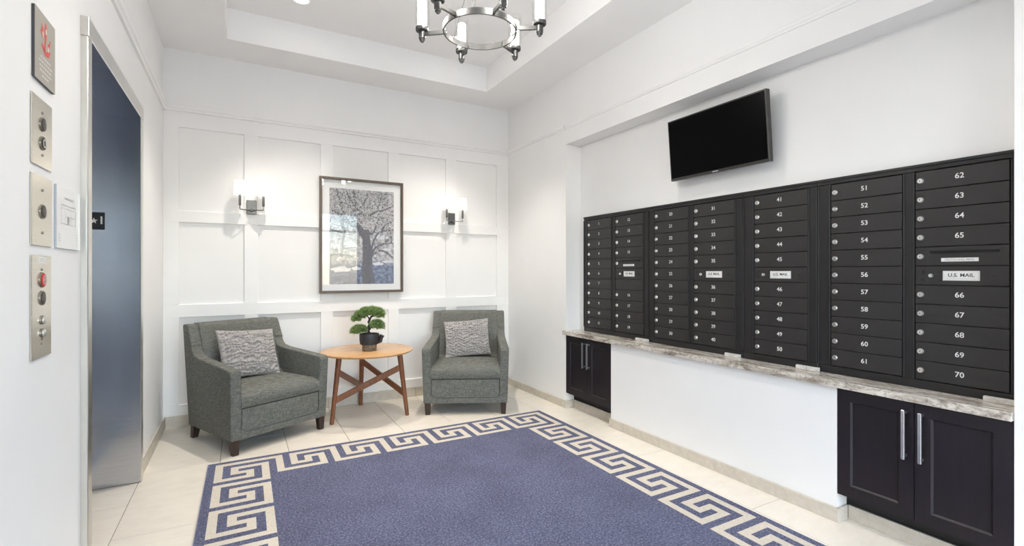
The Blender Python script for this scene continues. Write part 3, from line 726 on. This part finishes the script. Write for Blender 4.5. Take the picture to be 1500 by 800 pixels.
# ================================================================= MAILBOXES
XM = 2.694              # frame face
PIT, DW, ZT = .0858, .312, 1.684
door_me = new_mesh('mailbox_door', B(-.003, .012, -DW/2+.001, DW/2-.001, -PIT/2+.0016, PIT/2-.0016, bev=.0014), 'mailbox_metal')
bm = nb(); lathe(bm, [(.0128,0), (.0128,-.003), (.0100,-.006), (.0098,-.0075)], seg=18, axis='x'); lock_me = new_mesh('lock', bm, 'lock_metal', 40)
key_me = new_mesh('keyhole', B(-.0081, -.0073, -.0012, .0012, -.004, .004), 'slot_black')
bm = nb(); lathe(bm, [(.005,0), (.005,-.003), (.003,-.004)], seg=10, axis='x'); rivet_me = new_mesh('rivet', bm, 'mailbox_frame_metal', 40)
def mailbox_bank(label, y_lo, y_hi, columns, wall_lo=0, wall_hi=0):
    yc = (y_lo+y_hi)/2; t = thing('mailbox_cabinet', label, 'mailboxes', (XM, yc, CT+.0005), group='wall of dark metal mailboxes')
    z0 = CT+.0005; Z = lambda z: z-z0
    zt, zb = ZT, ZT-11*PIT
    part('carcass', B(.013, XN-XM-.001, y_lo-yc+.002, y_hi-yc-.002, .001, Z(1.712)), 'mailbox_frame_metal', t)
    part('top_frame', B(0, .02, y_lo-yc, y_hi-yc, Z(zt)+.003, Z(1.7185), bev=.002), 'mailbox_frame_metal', t)
    part('top_lip', B(-.006, .0, y_lo-yc, y_hi-yc, Z(1.706), Z(1.7185), bev=.0015), 'mailbox_frame_metal', t)
    part('bottom_frame', B(0, .02, y_lo-yc, y_hi-yc, 0, Z(zb)-.003, bev=.002), 'mailbox_frame_metal', t)
    edges = [y_hi] + [e for c in columns for e in (c[0]+DW/2+.002, c[0]-DW/2-.002)] + [y_lo]
    for a, b in zip(edges[::2], edges[1::2]):
        part('post', B(0, .02, b-yc+.0008, a-yc-.0008, Z(zb)-.002, Z(zt)+.002, bev=.0015), 'mailbox_frame_metal', t)
        # raised edge strips either side of each post
        for yy in ((a-.007, a-.001), (b+.001, b+.007)):
            if a-b > .02: part('edge_strip', B(-.005, .0005, yy[0]-yc, yy[1]-yc, Z(zb)-.002, Z(zt)+.002, bev=.001), 'mailbox_frame_metal', t)
    for (cy, rows) in columns:
        for i, r in enumerate(rows):
            zc = ZT - (i+.5)*PIT
            d = link('mailbox_door', door_me, t, (0, cy-yc, Z(zc)))
            if isinstance(r, int):
                link('lock', lock_me, d, (-.003, DW/2-.020, 0)); link('keyhole', key_me, d, (-.003, DW/2-.020, 0))
                link('number', text_mesh(str(r), .032, 'numeral_white', '-x'), d, (-.0034, .0, .002))
            elif r == 'out':
                d['label'] = 'outgoing mail slot door'
                link('lock', lock_me, d, (-.003, DW/2-.020, 0)); link('keyhole', key_me, d, (-.003, DW/2-.020, 0))
                part('mail_slot', B(-.0045, -.0031, -DW/2+.03, DW/2-.055, .012, .021, bev=.0003), 'slot_black', d)
                part('slot_lip', B(-.010, -.0031, -DW/2+.03, DW/2-.055, .0212, .0245, bev=.001), 'mailbox_frame_metal', d)
                part('name_strip', B(-.0042, -.0031, -.062, .062, -.024, -.008, bev=.0003), 'label_white', d)
                link('lettering', text_mesh('OUTGOING MAIL', .0125, 'label_ink_pale', '-x'), d, (-.0044, 0, -.016))
            elif r == 'usm':
                d['label'] = 'carrier access panel with U.S. MAIL label'
                lk_ = link('lock', lock_me, d, (-.003, DW/2-.058, 0)); lk_.scale = (1, .75, .75)
                for dy in (DW/2-.028, DW/2-.09):
                    for dz in (-.018, .016): link('rivet', rivet_me, d, (-.003, dy, dz))
                link('rivet', rivet_me, d, (-.003, -DW/2+.047, 0))
                part('name_plate', B(-.0046, -.0031, -.066, .056, -.021, .021, bev=.0004), 'label_white', d)
                bm = nb()
                for a in ((-.063, .053, .0178, .0186), (-.063, .053, -.0186, -.0178), (-.063, -.0622, -.0178, .0178), (.0522, .053, -.0178, .0178), (-.055, .045, -.0135, -.0125)): box(bm, -.0050, -.0046, *a)
                part('plate_border', bm, 'label_ink_pale', d)
                link('lettering', text_mesh('U.S. MAIL', .0215, 'label_ink', '-x'), d, (-.0049, -.005, .002))
    return t
mailbox_bank('dark mailbox cabinet numbered 1 to 19, at the far end of the row', 2.673, 3.462, [(3.249, list(range(1, 12))), (2.883, [12, 13, 14, 15, 'out', 'usm', None, 16, 17, 18, 19])])
mailbox_bank('dark mailbox cabinet numbered 20 to 40, second from the far end', 1.886, 2.671, [(2.453, list(range(20, 31))), (2.095, [31, 32, 33, 34, 35, 'usm', 36, 37, 38, 39, 40])])
mailbox_bank('single-column dark mailbox cabinet numbered 41 to 50', 1.444, 1.884, [(1.651, [41, 42, 43, 44, 45, 'usm', 46, 47, 48, 49, 50])])
mailbox_bank('dark mailbox cabinet numbered 51 to 70, nearest the viewer', .668, 1.442, [(1.220, list(range(51, 62))), (.858, [62, 63, 64, 65, 'out', 'usm', 66, 67, 68, 69, 70])])

# worktop and the small stone blocks standing on it
wt = part('worktop', B(0, XN-2.533-.001, -(3.572-.657)/2, (3.572-.657)/2-.032, -(CT-CB), 0, bev=.002, seg=2), 'granite', None, loc=(2.533, (3.572+.657)/2, CT))
tag(wt, 'long grey-beige granite worktop under the mailboxes', 'countertop')
part('worktop_end', B(0, XR-2.533-.0005, 0, .032, -(CT-CB), 0, bev=.002), 'granite', wt, loc=(0, (3.572-.657)/2-.0325, 0))
for nm, a, b in (('farthest of the small pale stone blocks on the worktop, under mailbox 19', 2.655, 2.78), ('second of the small pale stone blocks from the far end, under mailbox 40', 1.888, 1.99), ('small pale stone block with a joint, beside mailbox 50', 1.425, 1.543), ('small pale stone block at the near end of the worktop, under mailbox 70', .672, .775)):
    o = part('stone_block', B(-.010, .010, -(b-a)/2, (b-a)/2, -.0 + .0006, .022, bev=.0012), 'pale_stone', None, loc=(2.672, (a+b)/2, CT))
    tag(o, nm, 'stone block', 'pale stone blocks on the worktop')
    if b-a > .11: part('joint', B(-.0104, -.0099, -.001, .001, .001, .0215), 'base_grout', o)

# ================================================================= BASE CABINETS
def base_cabinet(label, y0, y1):
    yc = (y0+y1)/2; t = thing('base_cabinet', label, 'cabinet', (XR, yc, .14), group='espresso base cabinets')
    w = (y1-y0)/2
    part('carcass', B(.022, XN+.098-XR, -w+.002, w-.002, 0, CB-.14-.001), 'espresso', t)
    for s in (-1, 1):
        a, b = sorted((s*.0015, s*(w-.003)))
        st = .056; z0, z1 = -.004 if False else .0, CB-.14-.003
        bm = nb()
        box(bm, 0, .020, a, a+st, z0, z1); box(bm, 0, .020, b-st, b, z0, z1); box(bm, 0, .020, a+st, b-st, z0, z0+st); box(bm, 0, .020, a+st, b-st, z1-st, z1)
        d = part('door', bm, 'espresso', t)
        part('door_panel', B(.009, .018, a+st-.004, b-st+.004, z0+st-.004, z1-st+.004), 'espresso', d)
        # bevelled bead round the sunk panel
        bm = nb()
        pa, pb, pz0, pz1 = a+st, b-st, z0+st, z1-st; k = .007
        o_ = [(pa,pz0), (pb,pz0), (pb,pz1), (pa,pz1)]; i_ = [(pa+k,pz0+k), (pb-k,pz0+k), (pb-k,pz1-k), (pa+k,pz1-k)]
        for q in range(4):
            f = [o_[q], o_[(q+1)%4]]; g = [i_[(q+1)%4], i_[q]]
            bm.faces.new([bm.verts.new((.0005, *p)) for p in f] + [bm.verts.new((.0088, *p)) for p in g])
        bmesh.ops.recalc_face_normals(bm, faces=bm.faces)
        part('panel_bead', bm, 'espresso', d)
        hy = s*.030; bm = nb()
        box(bm, -.034, -.022, hy-.0065, hy+.0065, .268, .484, bev=.0012)
        for hz in (.276, .468): box(bm, -.0225, -.0002, hy-.005, hy+.005, hz-.0, hz+.010)
        part('handle', bm, 'nickel', d, label='brushed metal bar handle')
    return t
base_cabinet('dark espresso two-door base cabinet at the far end of the worktop', CL0, CL1)
base_cabinet('dark espresso two-door base cabinet at the near end of the worktop', CR0, CR1)

# ================================================================= TELEVISION
tv = thing('television', 'black flat-screen television tilted down on the wall above the mailboxes', 'television', (XN, 2.034, 1.83))
tw, th_ = .723, .412
tm = Matrix.Translation((2.636-XN, 0, 1.862-1.83)) @ Matrix.Rotation(R(-5), 4, 'Y')
def TV(name, bm, mt):
    bm.transform(tm); return part(name, bm, mt, tv)
TV('bezel', B(-.004, .032, -tw/2, tw/2, 0, th_, bev=.002), 'tv_bezel')
TV('screen', B(-.0052, -.0035, -tw/2+.009, tw/2-.009, .017, th_-.009), 'screen_black')
TV('back_shell', B(.032, .052, -tw/2+.09, tw/2-.09, .04, th_-.12, bev=.006), 'tv_back')
TV('maker_mark', B(-.0048, -.0038, -.022, .022, .005, .011), 'tv_mark')
part('wall_mount', B(-.028, -.0005, -.10, .10, .10, .30, bev=.002), 'tv_back', tv)

# ================================================================= LIFT WALL FITTINGS
XW = XL+.0004
def plate(name, label, cat, y0, y1, z0, z1, mt, thick=.004, group=None, pm='plate'):
    t = thing(name, label, cat, (XW, (y0+y1)/2, (z0+z1)/2), group=group)
    part(pm, B(0, thick, -(y1-y0)/2, (y1-y0)/2, -(z1-z0)/2, (z1-z0)/2, bev=.0008), mt, t)
    return t, (z0+z1)/2, (y0+y1)/2
def knob(t, name, r, z, mt, h=.0045, y=0, base=.004):
    o = part('bezel', lathe(nb(), [(r*1.12,base), (r*1.12,base+h*.5), (r,base+h*.7)], (0, y, z), 24, 'x'), 'button_bezel', t, 40)
    return part(name, lathe(nb(), [(r*.98,base+h*.3), (r*.98,base+h), (r*.85,base+h*1.15)], (0, y, z), 24, 'x'), mt, t, 40)
def screw(t, z, y=0): part('screw', lathe(nb(), [(.005,.004), (.004,.006)], (0, y, z), 12, 'x'), 'button_bezel', t, 40)
G = 'lift control plates on the left wall'
# warning sign
t, zc, yc = plate('warning_sign', 'grey sign with a red emblem above the lift control plates', 'sign', 1.902, 2.075, 1.80, 2.011, 'sign_edge', .007)
part('sign_face', B(.007, .0078, -.0865, .0865, -.1055, .1055), 'sign_grey', t)
fx = lambda p: (.0081, p[0], p[1])
emb = []
def blob(c, rx, rz, n=12, a0=0): return [(c[0]+rx*math.cos(a0+6.2832*k/n), c[1]+rz*math.sin(a0+6.2832*k/n)) for k in range(n)]
bm = nb()
flat(bm, [[(-.006,.03), (.006,.03), (.012,.062), (.004,.092), (-.006,.078), (-.012,.055)], [(-.045,.045), (-.03,.03), (-.012,.04), (-.02,.062), (-.034,.076), (-.036,.06)],
          [(.014,.01), (.034,.02), (.046,.05), (.036,.045), (.03,.034), (.02,.03)], [(-.038,.004), (-.006,-.016), (.028,-.012), (.044,.010), (.03,.012), (.0,-.002), (-.03,.016)], [(-.012,-.006), (.0,.0), (.004,.032), (-.006,.034), (-.014,.012)]], fx)
part('red_emblem', bm, 'sign_red', t)
bm = nb()
for c in ((.004,.06), (-.022,.044), (.024,.014)): flat(bm, [blob(c, .006, .009)], lambda p: (.0083, p[0], p[1]))
part('emblem_marks', bm, 'sign_pale', t)
bm = nb()
for z, w in ((-.028,.042), (-.042,.056), (-.056,.05), (-.07,.05), (-.084,.03)):
    y = -w
    while y < w-.006:
        l_ = .010 + .008*abs(math.sin(y*400+z*90)); flat(bm, [[(y,z-.0028), (min(w,y+l_),z-.0028), (min(w,y+l_),z+.0028), (y,z+.0028)]], fx); y += l_+.004
part('small_print', bm, 'sign_pale', t)
# two-switch plate
t, zc, yc = plate('switch_plate', 'brushed plate with a round button above a key switch, highest of the lift plates', 'switch plate', 1.892, 2.062, 1.547, 1.753, 'plate_steel', group=G)
knob(t, 'button', .019, 1.677-zc, 'button_dark'); k_ = knob(t, 'key_switch', .019, 1.620-zc, 'button_dark')
part('key_ring', lathe(nb(), [(.013,.0088), (.013,.0098), (.010,.0098), (.010,.0088)], (0, 0, 1.620-zc), 20, 'x', cap=False), 'lock_metal', t)
screw(t, 1.712-zc); screw(t, 1.584-zc)
# single call button
t, zc, yc = plate('call_button_plate', 'brushed plate with one round lift button, between the other two plates', 'switch plate', 1.890, 2.062, 1.308, 1.520, 'plate_steel', group=G)
knob(t, 'button', .020, 1.412-zc, 'button_dark'); screw(t, 1.477-zc); screw(t, 1.348-zc)
# alarm plate
t, zc, yc = plate('alarm_plate', 'tall brushed plate with a red alarm button, lowest of the lift plates', 'switch plate', 1.890, 2.054, .970, 1.278, 'plate_steel', group=G)
rb = knob(t, 'alarm_button', .021, 1.205-zc, 'button_red', .005)
bm = nb()
for k in range(12):
    a0, a1 = 6.2832*k/12, 6.2832*(k+.7)/12
    flat(bm, [[(.010*math.cos(a0), .010*math.sin(a0)), (.010*math.cos(a1), .010*math.sin(a1)), (.014*math.cos(a1), .014*math.sin(a1)), (.014*math.cos(a0), .014*math.sin(a0))]], lambda p: (.0102, p[0], p[1]+1.205-zc))
flat(bm, [blob((0, 0), .005, .006)], lambda p: (.0102, p[0], p[1]+1.205-zc))
part('button_mark', bm, 'sign_pale', t)
knob(t, 'button', .020, 1.150-zc, 'button_dark', .0045)
for z in (1.083, 1.044):
    knob(t, 'key_switch', .012, z-zc, 'lock_metal', .006)
screw(t, 1.237-zc); screw(t, 1.012-zc); screw(t, 1.026-zc, .0)
part('name_tag', B(.004, .0048, -.03, .032, 1.256-zc, 1.274-zc), 'label_white', t)
bm = nb()
for q in (-.004, .0005, .005): flat(bm, [[(-.02, 1.265-zc+q), (.022, 1.265-zc+q), (.022, 1.266-zc+q), (-.02, 1.266-zc+q)]], lambda p: (.0049, p[0], p[1]))
part('tag_lines', bm, 'label_ink_pale', t)
# white notice with a floor plan
t, zc, yc = plate('evacuation_notice', 'white glossy notice panel with a faint floor plan beside the lift', 'notice', 2.097, 2.352, 1.309, 1.517, 'notice_edge', .006)
part('notice_face', B(.006, .0066, -.1275, .1275, -.104, .104), 'notice_white', t)
bm = nb(); fz = lambda p: (.0068, p[0], p[1])
def seg(a, b, c, d): flat(bm, [[(a, c), (b, c), (b, d), (a, d)]], fz)
for k in range(9): seg(-.045+k*.011, -.045+k*.011+.008, .063, .071)
for a in ((-.085,.08,.030,.033), (-.085,-.08,-.022,.033), (.075,.08,-.022,.033), (-.085,.08,-.022,-.019), (-.04,-.037,-.019,.03), (.02,.023,-.019,.03), (-.04,.02,.004,.007), (.02,.075,.004,.007), (-.012,-.009,-.019,.004)): seg(*a)
for k in range(10): seg(-.085+k*.017, -.085+k*.017+.012, .040, .046)
flat(bm, [blob((-.008,-.006), .016, .012)], fz)
for k in range(5): seg(.072, .105, -.09+k*.009, -.09+k*.009+.003)
for k in range(3): seg(-.11, -.09, -.062-k*.01, -.058-k*.01)
part('floor_plan', bm, 'notice_ink', t)

# floor number plate inside the lift reveal
t = thing('floor_marker', 'small black plate with a white star and number 1 inside the lift reveal', 'sign', (-.722, OY1-.0003, 1.516))
part('plate', B(-.051, .051, -.002, 0, -.049, .049, bev=.0006), 'marker_black', t)
st = []
for k in range(10):
    r_ = .018 if k % 2 == 0 else .0074; a = R(90+36*k); st.append((.003+r_*math.cos(a), r_*math.sin(a)-.0))
flat_bm = flat(nb(), [st], lambda p: (p[0], -.0025, p[1]))
part('star', flat_bm, 'numeral_white', t)
link('number', text_mesh('1', .062, 'numeral_white', '-y'), t, (.036, -.0026, .002))
